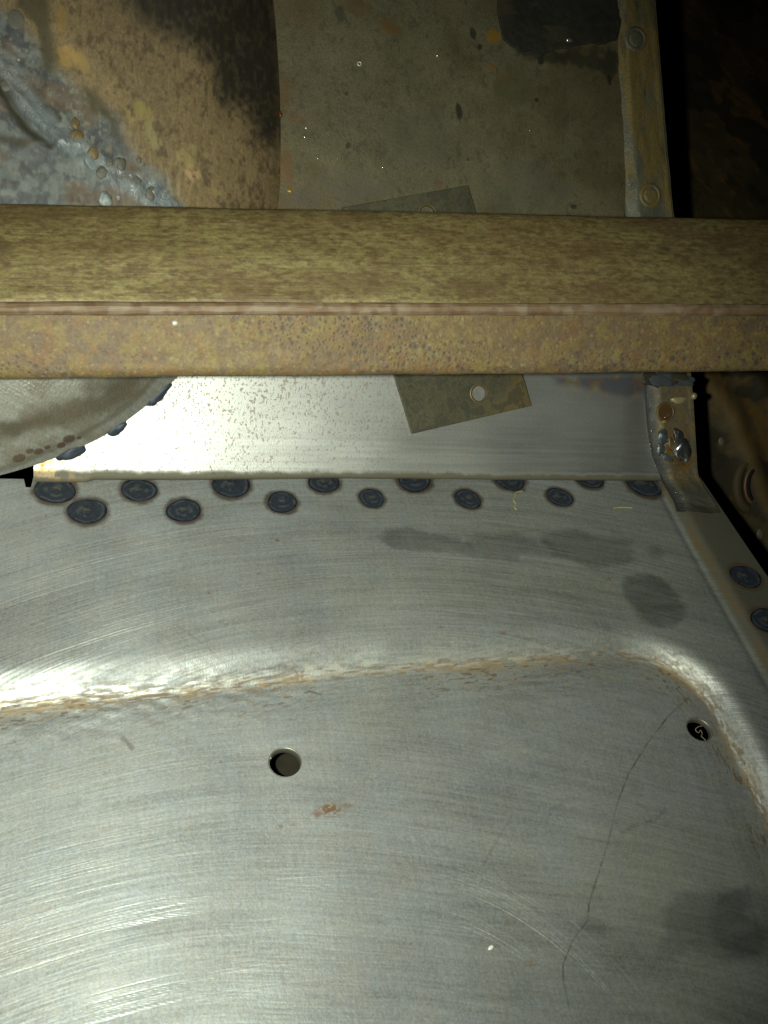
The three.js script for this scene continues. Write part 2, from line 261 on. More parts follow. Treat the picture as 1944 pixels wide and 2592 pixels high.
const pan = thing('floor_pan', 'sanded bare steel floor pan with a pressed well, two holes and spot welds', 'floor panel');
{
  const nx = 340, nz = 250, snap = 0.0008;
  const g = grid(nx, nz, (a, b) => {
    let z = mix(-0.2215, -0.038, b), x = mix(-0.058, lipX(z), a);
    { const zm = x < -0.0292 ? -0.2174 : x < -0.0268 ? -0.2140 : -1; if (z < zm) z = zm; }
    for (const [cx, cz, r] of holes) { const dx = x - cx, dz = z - cz, d = Math.hypot(dx, dz); if (Math.abs(d - r) < snap * 0.62) { x = cx + dx / d * r; z = cz + dz / d * r; } }
    return [x, floorH(x, z), z];
  }, p => floorMat.userData.uv(p[0], p[2]), {
    drop: (t, pos) => holes.some(([cx, cz, r]) => t.every(k => Math.hypot(pos[k * 3] - cx, pos[k * 3 + 2] - cz) < r * 1.002)), skirt: [0, -0.0011, 0],
  });
  g.index.array.reverse?.(); g.computeVertexNormals();
  meshOf('sheet', g, floorMat, pan);
  const rimM = plain(0.34, 0.33, 0.28, 0.45, 0.8, 'punched_edge');
  for (const [cx, cz, r] of holes) {
    const y = floorH(cx - r - 0.002, cz), pr = [[r + 0.00025, 0.00002], [r + 0.0001, 0.00004], [r - 0.0001, -0.0001], [r - 0.0003, -0.0007], [r - 0.00035, -0.0016], [r - 0.0001, -0.0018]];
    const m = meshOf('hole_rim', lathe(pr, 48), rimM, pan); m.position.set(cx, y, cz);
  }
  // spot welds: a pressed disc with a raised ring and a dimple
  const weldTex = k => surface(-1, 1, -1, 1, 128, (x, y, o) => {
    const d = Math.hypot(x, y) + 0.16 * (fbm(x * 2 + k * 7, y * 2, 3, 100 + k) - 0.5), n = fbm(x * 9, y * 9, 3, 110 + k);
    o.c = [0.052, 0.064, 0.092]; const arcN = fbm(x * 2.5 + k, y * 2.5, 2, 120 + k);
    blend(o.c, [0.15, 0.175, 0.215], Math.exp(-Math.pow((d - 0.82) / 0.055, 2)) * sm(0.3, 0.65, arcN) * 0.65); blend(o.c, [0.13, 0.145, 0.165], Math.exp(-Math.pow((d - 0.42) / 0.10, 2)) * sm(0.42, 0.7, 1 - arcN) * 0.8);
    blend(o.c, [0.016, 0.018, 0.032], sm(0.90, 0.98, d)); blend(o.c, [0.25, 0.225, 0.165], sm(0.30, 0.12, Math.hypot(x - 0.10 + 0.05 * k, (y + 0.12) * 1.5) + 0.6 * (n - 0.5)) * 0.55);
    for (let q = 0; q < 3; q++) o.c[q] *= 0.7 + 0.6 * n;
    o.r = 0.42 + 0.2 * n; o.m = 0.55; o.h = n;
  }, { bump: 0.00012, name: 'heat_blued_steel' });
  const WM = [0, 1, 2, 3, 4, 5].map(weldTex);
  weldSpots.forEach(([x, z, r], k) => {
    const pr = [[0.0001, 0.016], [0.12, 0.024], [0.22, 0.010], [0.40, 0.008], [0.55, 0.008], [0.72, 0.010], [0.82, 0.022], [0.92, 0.014], [1.0, 0.003]].map(([a, b]) => [a * r, b * r]);
    const g2 = lathe(pr.reverse(), 44), p = g2.attributes.position, uv = g2.attributes.uv;
    for (let i = 0; i < p.count; i++) {
      const X = p.getX(i), Z = p.getZ(i), wob = 1 + 0.05 * Math.sin(Math.atan2(Z, X) * 2 + k) + 0.03 * Math.sin(Math.atan2(Z, X) * 3 + k * 2);
      p.setX(i, Math.min(X * wob, lipX(z + Z) - 0.0002 - x)); p.setZ(i, Z * wob * 0.97); uv.setXY(i, X / r / 2 + 0.5, Z / r / 2 + 0.5);
      p.setY(i, p.getY(i) + 0.00005 + floorH(x + X, z + Z) - floorH(x, z));
    }
    g2.computeVertexNormals();
    const m = meshOf('spot_weld', g2, WM[(k * 5) % 6], pan); m.position.set(x, floorH(x, z), z);
  });
}

// ---------------------------------------------------------------- rear panel: bright lower sheet, old upper sheet, side flange
const panel = onRear(thing('rear_panel', 'sloping rear panel, bright new steel below and dark old steel above, with spot-welded side flange', 'body panel'));
const R2 = (x, y, w = 0) => rear(x, y, w);
const burn = [[1395, 950], [1410, 975], [1470, 985], [1530, 1000], [1590, 1012], [1625, 1000], [1640, 1030], [1650, 1100], [1660, 1180], [1700, 1180], [1720, 940]].map(p => R2(...p));
const lowMat = surface(-0.03, 0.19, -0.012, 0.06, 7300, (u, v, o) => {
  const st = vn(u * 40, v / 0.00035, 201) * 0.6 + vn(u * 90, v / 0.0009, 202) * 0.4, patch = fbm(u * 40, v * 60, 4, 203), grain = vn(u / 0.0002, v / 0.0002, 204), hue2 = vn(u / 0.0006, v / 0.0006, 205) - 0.5;
  const lower = sm(0.022, 0.008, v);
  const b = 0.51 * (0.82 + 0.22 * patch + (0.10 + 0.25 * lower) * (st - 0.5) + 0.14 * (grain - 0.5));
  o.c = [b * (1 + 0.06 * hue2), b, b * (1.0 - 0.08 * hue2)]; o.r = 0.49 + 0.10 * (patch - 0.5) + 0.03 * (1 - lower); o.m = 0.86; o.h = 0.5 + (0.15 + 0.25 * lower) * (st - 0.5) + 0.15 * (grain - 0.5);
  // scattered flecks of surface rust, a little taller than wide
  const fl = fbm(u / 0.0004, v / 0.0006, 3, 210), dens = 0.05 * sm(0.01, 0.045, u) + 0.09 * fbm(u * 60, v * 80, 3, 211) + 0.03 * sm(0.012, 0.03, v) - 0.03 * lower - 0.03 * sm(0.08, 0.12, u);
  const q = sm(0.72 - dens, 0.80 - dens, fl + 0.05 * (grain - 0.5)); blend(o.c, [0.20, 0.125, 0.055], q * 0.5); o.m -= 0.1 * q; o.r += 0.12 * q;
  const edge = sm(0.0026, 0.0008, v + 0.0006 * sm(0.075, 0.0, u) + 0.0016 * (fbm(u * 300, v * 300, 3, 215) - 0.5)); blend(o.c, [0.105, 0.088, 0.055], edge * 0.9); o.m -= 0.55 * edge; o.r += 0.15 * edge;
  const l = sm(-0.010, -0.022, u) * sm(0.015, 0.004, v) * sm(0.35, 0.6, fbm(u * 500, v * 500, 3, 212)); blend(o.c, [0.22, 0.15, 0.08], l); o.r -= 0.15 * l; o.h += 0.3 * l;
  const bm = polyMask(u, v, burn, 0.0022), bn = fbm(u * 260, v * 260, 3, 214), bq = bm * sm(0.25, 0.5, bn + 0.2 * bm);
  blend(o.c, bn > 0.52 ? [0.07, 0.075, 0.10] : bn > 0.42 ? [0.15, 0.07, 0.05] : [0.16, 0.12, 0.06], bq * 0.85); o.m -= 0.35 * bq;
}, { bump: 0.00008, aniso: 0.3, anisoTurn: Math.PI / 2, name: 'bright_sheet_steel' });
{
  const prof = [[-0.0006, -0.0030], [-0.0006, -0.0021], [-0.0005, -0.0012], [-0.0002, -0.0005], [0.0003, -0.0001], [0.0010, 0]];
  for (let k = 1; k <= 60; k++) prof.push([0.0010 + k / 60 * 0.056, 0]);
  const n = prof.length - 1;
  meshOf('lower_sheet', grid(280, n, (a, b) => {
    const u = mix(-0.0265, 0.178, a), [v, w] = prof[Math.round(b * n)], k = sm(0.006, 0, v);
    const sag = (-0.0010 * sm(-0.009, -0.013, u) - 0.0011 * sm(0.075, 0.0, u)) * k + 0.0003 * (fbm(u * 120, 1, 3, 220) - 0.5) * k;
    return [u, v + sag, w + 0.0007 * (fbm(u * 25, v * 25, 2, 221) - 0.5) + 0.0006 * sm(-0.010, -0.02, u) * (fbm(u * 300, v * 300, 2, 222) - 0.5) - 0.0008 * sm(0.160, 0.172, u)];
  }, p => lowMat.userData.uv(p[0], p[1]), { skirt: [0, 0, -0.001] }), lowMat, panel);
}
function seamPts() { return [[-260, 1262], [-120, 1232], [0, 1203], [80, 1180], [145, 1157], [215, 1127], [275, 1096], [335, 1054], [385, 1014], [445, 958], [530, 862], [605, 760], [660, 660], [692, 570], [704, 510], [711, 400], [708, 250], [699, 100], [690, 0], [680, -110], [668, -240]].map(p => { const [u, v] = R2(...p); return [u, v]; }); }
const seam = seamPts();
const oldStains = [   // pixel, radii in millimetres, turn, colour, strength
  [1160, 285, 1.0, 3.4, 0.2, [0.012, 0.012, 0.008], 0.85], [1195, 85, 1.2, 2.2, 0.3, [0.014, 0.014, 0.009], 0.8], [1212, 120, 0.9, 0.8, 0, [0.014, 0.014, 0.009], 0.8], [1367, 157, 1.3, 1.6, 0, [0.010, 0.012, 0.010], 0.9],
  [1253, 95, 2.4, 2.2, 0, [0.22, 0.12, 0.012], 0.9], [1245, 170, 2.0, 1.4, 0, [0.17, 0.09, 0.02], 0.6], [1275, 200, 3.0, 2.0, 0.5, [0.15, 0.085, 0.03], 0.5], [990, 75, 5.0, 2.2, -0.4, [0.13, 0.07, 0.018], 0.7], [900, 20, 6, 3, 0, [0.10, 0.065, 0.02], 0.6],
  [1300, 220, 6, 7, 0, [0.085, 0.075, 0.035], 0.6], [1480, 150, 9, 4.2, 0, [0.030, 0.030, 0.020], 0.8], [1535, 165, 4, 4.5, 0, [0.028, 0.028, 0.018], 0.8], [1478, 135, 2.2, 1.4, 0, [0.11, 0.075, 0.025], 0.6], [1375, 140, 9, 2.6, 0, [0.022, 0.022, 0.016], 0.75],
  [1540, 205, 0.7, 1.8, 0.2, [0.012, 0.012, 0.008], 0.8], [1357, 255, 0.8, 0.6, 0, [0.014, 0.014, 0.01], 0.8], [1183, 405, 0.8, 0.7, 0, [0.015, 0.015, 0.01], 0.8], [1450, 523, 1.3, 0.9, 0, [0.016, 0.016, 0.012], 0.8], [875, 240, 0.6, 0.6, 0, [0.02, 0.02, 0.014], 0.7], [880, 370, 0.8, 1.2, -0.5, [0.02, 0.02, 0.014], 0.7],
  [860, 40, 2, 3, 0.3, [0.035, 0.035, 0.025], 0.7], [775, 500, 6, 4, 0, [0.085, 0.065, 0.055], 0.6], [727, 420, 1.6, 7, 0.1, [0.13, 0.07, 0.025], 0.45], [745, 300, 3, 1, 0, [0.14, 0.065, 0.03], 0.5], [1110, 462, 1.5, 1, 0, [0.15, 0.055, 0.04], 0.5], [1050, 350, 14, 9, 0, [0.105, 0.098, 0.07], 0.4], [1330, 480, 16, 9, 0, [0.10, 0.098, 0.075], 0.45], [900, 480, 12, 6, 0, [0.10, 0.098, 0.08], 0.4],
].map(([x, y, rx, ry, a, c, k]) => [...R2(x, y), rx / 1000, ry / 1000, a, c, k]);
const oldMat = surface(0.0, 0.175, 0.045, 0.19, 6500, (u, v, o) => {
  const big = fbm(u * 35, v * 35, 4, 301), mid = fbm(u * 180, v * 180, 4, 302), fine = vn(u / 0.0003, v / 0.0003, 303), mot = fbm(u * 420, v * 420, 3, 304);
  const b = 0.103 * (0.60 + 0.45 * big + 0.30 * mid + 0.45 * (fine - 0.5));
  o.c = [b * 1.25, b * 1.06, b * 0.62]; o.r = 0.62 + 0.2 * (mid - 0.5); o.m = 0.25; o.h = 0.6 * mid + 0.4 * fine;
  blend(o.c, [0.085, 0.055, 0.022], sm(0.42, 0.75, fbm(u * 60, v * 60, 4, 305)) * 0.5);
  blend(o.c, [0.040, 0.038, 0.026], sm(0.52, 0.70, fbm(u * 900, v * 650, 3, 306)) * sm(0.35, 0.65, mot) * 0.4);
  const sw = 1.3 * (fbm(u * 330, v * 330, 4, 310) - 0.5);
  for (const [x, y, rx, ry, a, c, k] of oldStains) { const d = blob(u, v, x, y, rx, ry, a) + sw; if (d < 1.3) { const q = sm(1.15, 0.6, d) * k; blend(o.c, c, q); } }
  // rust bleeding out along the seam with the curved housing
  const e = u < 0.06 ? segDist(u, v, seam)[0] : 1; const q = e > 0.01 ? 0 : sm(0.0050, 0.0008, e + 0.003 * (mid - 0.5)) * sm(0.36, 0.66, fbm(u * 330, v * 200, 4, 320)) * sm(0.135, 0.10, v); blend(o.c, [0.13, 0.065, 0.022], q * 0.75);
}, { bump: 0.0001, name: 'dark_old_steel' });
meshOf('upper_sheet', grid(150, 120, (a, b) => { const u = mix(0.004, 0.158, a), v = mix(0.0535, 0.186, b); return [u, v, 0.0006 + 0.0012 * (fbm(u * 30, v * 30, 2, 330) - 0.5) + 0.0004 * (fbm(u * 160, v * 160, 2, 331) - 0.5)]; }, p => oldMat.userData.uv(p[0], p[1]), { skirt: [0, 0, -0.001] }), oldMat, panel);
{ // black sealing sheet stuck to the old steel, ragged along its lower edge
  const P = [[1253, -200], [1258, 20], [1264, 75], [1272, 104], [1290, 118], [1312, 130], [1345, 128], [1362, 150], [1378, 134], [1410, 128], [1450, 118], [1490, 112], [1530, 112], [1556, 100], [1564, 60], [1556, 20], [1545, -200]].map(p => R2(...p));
  const tarM = surface(0.10, 0.17, 0.13, 0.20, 6000, (u, v, o) => { const n = fbm(u * 150, v * 150, 4, 340), f = fbm(u * 700, v * 700, 2, 341); const b = 0.016 * (0.5 + n); o.c = [b, b * 0.95, b * 0.68]; blend(o.c, [0.045, 0.038, 0.02], sm(0.62, 0.75, fbm(u * 90, v * 260, 3, 342)) * 0.6); o.r = 0.5 + 0.3 * f; o.m = 0; o.h = n * 0.7 + f * 0.3; }, { bump: 0.0004, name: 'black_sealer' });
  const pts = []; for (let k = 0; k < P.length; k++) { const a = P[k], b = P[(k + 1) % P.length], n = Math.max(1, Math.ceil(Math.hypot(a[0] - b[0], a[1] - b[1]) / 0.0008)); for (let i = 0; i < n; i++) { const t = i / n, u = mix(a[0], b[0], t), v = mix(a[1], b[1], t); pts.push(new THREE.Vector2(u + 0.0009 * (fbm(u * 600, v * 600, 2, 345) - 0.5), v + 0.0009 * (fbm(u * 600, v * 600, 2, 346) - 0.5))); } }
  const g = new THREE.ExtrudeGeometry(new THREE.Shape(pts), { depth: 0.0004, bevelEnabled: true, bevelSize: 0.0003, bevelThickness: 0.0002, bevelSegments: 2 });
  const p = g.attributes.position, uv = g.attributes.uv; for (let i = 0; i < p.count; i++) uv.setXY(i, ...tarM.userData.uv(p.getX(i), p.getY(i)));
  meshOf('sealer_patch', g, tarM, panel).position.z = 0.0010;
}
// side flange: runs down the panel's edge and laps onto the lip of the floor pan
const toLocal = p => { const q = p.clone().sub(P0); return [q.x, q.dot(VR), q.dot(NR)]; };
const flangeMat = surface(0, 0.022, 0, 0.215, 9000, (u, s, o) => {
  const n = fbm(u * 160, s * 90, 4, 401), f = fbm(u * 500, s * 420, 3, 402), y = fbm(u * 110, s * 55, 4, 403), fine = vn(u / 0.00025, s / 0.00025, 404);
  o.c = [0.13 * (0.7 + 0.5 * n), 0.125 * (0.7 + 0.5 * n), 0.095 * (0.7 + 0.5 * n)]; o.m = 0.25; o.r = 0.58 + 0.2 * (f - 0.5);
  blend(o.c, [0.20, 0.135, 0.035], sm(0.40, 0.60, y * 0.7 + f * 0.3) * 0.8);
  blend(o.c, [0.045, 0.042, 0.030], sm(0.60, 0.72, fbm(u * 300, s * 130, 3, 405)) * 0.5);
  const low = sm(0.108, 0.094, s + 0.008 * (n - 0.5));       // below the cross bar: brown heat scale round the welds
  blend(o.c, [0.15, 0.105, 0.050], low * 0.8); blend(o.c, [0.075, 0.080, 0.095], low * sm(0.5, 0.62, f) * 0.6);
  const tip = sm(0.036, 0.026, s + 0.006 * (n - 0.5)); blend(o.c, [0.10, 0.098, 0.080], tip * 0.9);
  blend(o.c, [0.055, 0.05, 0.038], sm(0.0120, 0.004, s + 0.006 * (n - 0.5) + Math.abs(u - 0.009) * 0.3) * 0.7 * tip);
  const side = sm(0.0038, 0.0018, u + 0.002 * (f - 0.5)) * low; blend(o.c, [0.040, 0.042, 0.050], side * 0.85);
  const burnt = sm(0.0078, 0.0045, Math.hypot((u - 0.0100) * 1.0, (s - 0.0570) * 0.5) + 0.003 * (f - 0.5)); blend(o.c, [0.19, 0.10, 0.022], burnt * 0.8); o.r -= 0.15 * burnt;
  const k = 0.85 + 0.3 * fine; o.c[0] *= k; o.c[1] *= k; o.c[2] *= k; o.h = 0.6 * f + 0.4 * fine;
}, { bump: 0.0002, name: 'rusted_flange_steel' });
const lipTop = 0.0024;
const sect = [];   // left edge, right edge, outward normal, from the tip upwards
{
  const nA = UP.clone();
  for (const [l, r] of [[[1716, 1294], [1822, 1297]], [[1706, 1268], [1808, 1270]]]) sect.push([floorAt(...l, 0.0012), floorAt(...r, lipTop + 0.0006), nA]);
  for (const [l, r, w] of [[[1676, 1212], [1768, 1205], 0.0020], [[1652, 1150], [1763, 1150], 0.0024], [[1638, 1060], [1757, 1060], 0.0024], [[1632, 960], [1750, 960], 0.0024], [[1608, 760], [1724, 760], 0.0024], [[1582, 530], [1700, 530], 0.0024], [[1562, 250], [1674, 250], 0.0024], [[1551, 0], [1655, 0], 0.0024], [[1545, -160], [1644, -160], 0.0024]]) {
    const L = onPlane(...l, NR, NR.dot(P0) + 0.0002), Rr = onPlane(...r, NR, NR.dot(P0) + w); sect.push([L, Rr, NR]);
  }
}
const curveL = new THREE.CatmullRomCurve3(sect.map(s => s[0]), false, 'centripetal'), curveR = new THREE.CatmullRomCurve3(sect.map(s => s[1]), false, 'centripetal'), lenF = curveR.getLength();
const flangePoint = (t, b, lift = 0) => {
  const L = curveL.getPoint(b), Rr = curveR.getPoint(b), k = b * (sect.length - 1), n = new THREE.Vector3().lerpVectors(sect[Math.floor(k)][2], sect[Math.min(sect.length - 1, Math.floor(k) + 1)][2], k % 1).normalize();
  const rise = Rr.clone().sub(L).dot(n), flat = Rr.clone().sub(L).addScaledVector(n, -rise);
  const wob = 0.0005 * (fbm(t * 4, b * 26, 3, 410) - 0.5);
  return L.clone().addScaledVector(flat, t).addScaledVector(n, rise * sm(0, 0.30, t) + 0.0002 * sm(0.86, 0.96, t) + wob + lift);
};
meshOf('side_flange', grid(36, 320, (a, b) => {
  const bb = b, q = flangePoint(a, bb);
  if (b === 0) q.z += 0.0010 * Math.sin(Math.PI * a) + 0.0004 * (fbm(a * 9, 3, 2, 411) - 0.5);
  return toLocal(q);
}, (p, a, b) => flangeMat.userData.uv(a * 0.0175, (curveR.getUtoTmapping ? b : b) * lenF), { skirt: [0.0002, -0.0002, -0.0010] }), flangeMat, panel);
// folded edge of the outer skin behind the flange
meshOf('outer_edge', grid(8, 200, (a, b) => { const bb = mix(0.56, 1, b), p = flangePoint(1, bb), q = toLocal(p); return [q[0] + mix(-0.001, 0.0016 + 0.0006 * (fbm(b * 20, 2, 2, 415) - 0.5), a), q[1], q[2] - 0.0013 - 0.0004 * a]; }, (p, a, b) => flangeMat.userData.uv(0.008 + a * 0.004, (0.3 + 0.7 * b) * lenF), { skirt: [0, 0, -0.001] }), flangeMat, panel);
// pick the point of a surface function that lies under a pixel
function under(fn, px, py) { let best = 1e9, ba = 0, bb = 0; for (let i = 0; i <= 60; i++) for (let j = 0; j <= 400; j++) { const a = i / 60, b = j / 400, [x, y] = toPix(fn(a, b)), d = Math.hypot(x - px, y - py); if (d < best) { best = d; ba = a; bb = b; } } return fn(ba, bb); }
const put = (m, p, lift = 0) => { const q = toLocal(p); m.position.set(q[0], q[1], q[2] + lift); return m; };
const bright = plain(0.40, 0.40, 0.41, 0.32, 0.9, 'fresh_weld_metal'), bluish = plain(0.15, 0.17, 0.19, 0.34, 0.8, 'blued_weld_metal'), brownM = plain(0.13, 0.085, 0.035, 0.5, 0.3, 'brown_weld_scale'), tanM = plain(0.36, 0.29, 0.16, 0.5, 0.3, 'tan_slag'), darkM = plain(0.05, 0.042, 0.03, 0.55, 0.3, 'dark_scale'), glint = plain(0.8, 0.78, 0.7, 0.2, 0.9, 'bare_glint');
for (const [x, y] of [[1609, 98], [1647, 497]]) {   // old spot welds in the flange
  const r = 0.0029, g = lathe([[0.0001, 0.00030], [0.5, 0.00034], [0.78, 0.00026], [0.86, -0.00012], [0.95, 0.00002], [1.05, 0.00030], [1.25, 0.00012], [1.4, -0.0002]].map(([a, b]) => [Math.max(a * r, 1e-5), b]).reverse(), 40); g.rotateX(Math.PI / 2);
  const uv = g.attributes.uv, p = g.attributes.position; for (let i = 0; i < p.count; i++) uv.setXY(i, ...flangeMat.userData.uv(0.010 + p.getX(i), 0.12 + (y > 300 ? 0.03 : 0) + p.getY(i)));
  put(meshOf('spot_weld', g, flangeMat, panel), under(flangePoint, x, y), 0.00025);
}
{ // plug weld on the flange: two drops, a burnt rim, a drilled hole above, spatter
  const poolM = plain(0.16, 0.175, 0.19, 0.42, 0.7, 'grey_weld_pool'), shinyM = plain(0.26, 0.27, 0.30, 0.36, 0.9, 'smooth_weld_metal');
  for (const [x, y, r, sx, sy, sz, turn, m, sd] of [[1676, 1106, 2.0, 0.9, 1.3, 0.5, 0.15, poolM, 3], [1672, 1138, 1.7, 1.0, 1.1, 0.5, 0, poolM, 4], [1716, 1104, 2.0, 0.9, 1.4, 0.5, 0.35, plain(0.07, 0.075, 0.085, 0.45, 0.7, 'dark_weld_metal'), 5], [1724, 1134, 3.2, 0.95, 1.35, 0.62, 0.1, plain(0.50, 0.51, 0.54, 0.22, 0.95, 'molten_weld_metal'), 6], [1698, 1122, 1.5, 0.8, 1.5, 0.4, 0.2, brownM, 7], [1690, 1158, 1.5, 1.6, 0.7, 0.35, -0.4, poolM, 8], [1712, 1172, 1.5, 1.8, 0.55, 0.30, -0.1, brownM, 9], [1738, 1158, 1.3, 0.8, 1.4, 0.35, -0.3, poolM, 10]]) {
    const g = lump(r / 1000, sx, sy, sz, sd * 7, 0.4, 4); g.rotateZ(turn); put(meshOf('weld_drop', g, m, panel), under(flangePoint, x, y), 0.0003);
  }
  const hr = lathe([[0.0034, -0.0002], [0.0032, 0.0003], [0.0028, 0.00045], [0.0026, 0.0001]], 40); hr.rotateX(Math.PI / 2); put(meshOf('hole_rim', hr, brownM, panel), under(flangePoint, 1684, 1042), 0.00005);
  const hf = new THREE.CylinderGeometry(0.0027, 0.0027, 0.0003, 32); hf.rotateX(Math.PI / 2); put(meshOf('hole_floor', hf, plain(0.095, 0.052, 0.02, 0.5, 0.3, 'brown_scale'), panel), under(flangePoint, 1684, 1042), 0.0001);
  const sl = new THREE.CapsuleGeometry(0.00022, 0.0020, 4, 8); sl.rotateZ(-1.0); put(meshOf('glint_line', sl, glint, panel), under(flangePoint, 1687, 1052), 0.0003);  // pale sliver standing in for the bright glint inside the hole
  put(meshOf('weld_spatter', lump(0.0012, 1, 1, 0.9, 8, 0.15, 2), plain(0.30, 0.27, 0.17, 0.45, 0.4, 'dull_spatter'), panel), under(flangePoint, 1760, 1001), 0.0004);
  put(meshOf('slag_lump', lump(0.0018, 1.5, 0.7, 0.45, 9, 0.35), tanM, panel), under(flangePoint, 1718, 1012), 0.0002);
  put(meshOf('slag_lump', lump(0.0008, 1.0, 0.6, 0.5, 12, 0.3, 2), plain(0.36, 0.24, 0.03, 0.45, 0.2, 'yellow_slag'), panel), under(flangePoint, 1680, 1068), 0.0002);
  for (const [x, y, r] of [[1650, 1090, 0.4], [1645, 1124, 0.45], [1641, 1138, 0.4], [1648, 1182, 0.35], [1669, 1126, 0.6], [1690, 1122, 0.5], [1688, 1154, 0.7], [1712, 1246, 0.4], [1732, 1262, 0.35]])
    put(meshOf('weld_spatter', lump(r / 1000, 1.3, 0.8, 0.7, Math.round(x), 0.25, 2), bright, panel), under(flangePoint, x, y), 0.00012);
  // short ragged weld run across the flange just under the cross bar
  for (let k = 0; k < 5; k++) put(meshOf('weld_bead', lump(0.0028, 1.5, 0.8, 0.16, 20 + k, 0.7), k % 3 ? plain(0.10, 0.115, 0.13, 0.45, 0.5, 'grey_weld') : darkM, panel), under(flangePoint, 1656 + k * 20, 957 + 7 * Math.sin(k * 2.1)), 0.0000);
  // bright flecks of bare metal on the old sheet
  for (const [x, y, r] of [[1436, 106, 0.9], [1342, 331, 0.35], [1108, 142, 0.5], [775, 325, 0.4], [771, 347, 0.4], [1285, 78, 0.3], [968, 424, 0.3], [805, 402, 0.25], [855, 402, 0.25], [733, 484, 0.7]]) { const [u, v] = R2(x, y, 0.001); const m = meshOf('metal_fleck', lump(r / 1000, 1.2, 0.8, 0.6, Math.round(x * 3), 0.35, 2), x === 733 ? plain(0.45, 0.25, 0.04, 0.4, 0.3, 'orange_fleck') : glint, panel); m.position.set(u, v, x > 1400 && y < 120 ? 0.0026 : 0.0012); }
}

// ---------------------------------------------------------------- curved wheel housing on the left
const house = onRear(thing('wheel_housing', 'bulging wheel housing, scorched tan steel above the bar and grey steel patch below', 'body panel'));
const rimC = new THREE.CatmullRomCurve3(seam.map(([u, v]) => new THREE.Vector3(u, v, 0)), false, 'centripetal'), rimP = rimC.getSpacedPoints(260).map(p => [p.x, p.y]);
const outline = [...rimP, [-0.3, 0.3], [-0.3, -0.1]];
const bulge = (d) => 0.0008 + 0.024 * (1 - Math.exp(-d / 0.020));
const bulgeAt = (u, v) => bulge(inPoly(u, v, outline) ? segDist(u, v, rimP)[0] : 0);
function H2(x, y) { let w = 0, q = [0, 0]; for (let k = 0; k < 14; k++) { q = rear(x, y, w); w = mix(w, bulgeAt(...q), 0.7); } return q; }
const hp = a => a.map(p => H2(...p));
const weldLine = hp([[-80, 60], [0, 150], [60, 250], [130, 330], [190, 375], [250, 420], [320, 462], [400, 500], [470, 560]]);
const groove = hp([[-60, 140], [0, 215], [40, 282], [80, 325], [130, 356]]), groove2 = hp([[88, 252], [115, 275], [145, 300]]);
const zone = hp([[-200, -40], [0, 20], [40, 50], [95, 110], [140, 175], [205, 225], [262, 250], [300, 300], [312, 345], [350, 400], [420, 450], [450, 520], [450, 700], [-300, 700]]);
const soot = hp([[295, -120], [310, 20], [340, 55], [420, 95], [490, 115], [535, 170], [550, 245], [590, 275], [615, 270], [645, 355], [690, 370], [725, 330], [720, 100], [690, -120]]);
const oliveP = hp([[20, -60], [35, 20], [80, 70], [110, 130], [100, 170], [140, 190], [152, 120], [138, 60], [136, -60]]), oliveQ = hp([[215, 215], [245, 225], [290, 290], [312, 345], [285, 350], [262, 300], [225, 255]]);
const darkP = hp([[-60, 330], [0, 342], [60, 350], [110, 345], [75, 372], [50, 378], [0, 360], [-60, 365]]);
const pale = [[170, 138, 4.2, 2.2, -0.5, [0.36, 0.22, 0.075], 0.95], [205, 165, 3.5, 1.8, -0.6, [0.33, 0.22, 0.08], 0.7], [152, 60, 1.2, 8, 0, [0.30, 0.19, 0.06], 0.6], [350, 285, 4, 3, -0.6, [0.30, 0.23, 0.085], 0.8], [385, 345, 1.6, 3.6, 0.5, [0.25, 0.21, 0.10], 0.8], [470, 400, 4, 3.5, 0.4, [0.34, 0.26, 0.12], 0.8], [490, 440, 2.6, 2.2, 0, [0.44, 0.29, 0.16], 0.9], [545, 485, 1.2, 2.5, 0.6, [0.30, 0.24, 0.10], 0.7], [255, 250, 2.0, 4, -0.6, [0.26, 0.17, 0.06], 0.5]]
  .map(([x, y, rx, ry, a, c, k]) => [...H2(x, y), rx / 1000, ry / 1000, a, c, k]);
const bands = [[[[-80, 1130], [60, 1075], [180, 1045], [270, 1010], [340, 965], [400, 900]], 0.0030, 0.75], [[[-80, 1085], [40, 1080], [110, 1060]], 0.0022, 0.6], [[[230, 980], [310, 960], [400, 900]], 0.0024, 0.55], [[[-80, 1215], [60, 1168], [180, 1115], [260, 1070], [330, 1020], [420, 930]], 0.0009, 0.5]].map(([p, w, k]) => [hp(p), w, k]);
const brownDots = [[48, 1160, 1.5], [75, 1142, 0.9], [97, 1143, 1.1], [120, 1132, 0.7], [155, 1127, 1.0], [175, 1111, 1.4], [200, 1108, 0.6]].map(([x, y, r]) => [...H2(x, y), r / 1000]);
const patchV = H2(250, 740)[1];
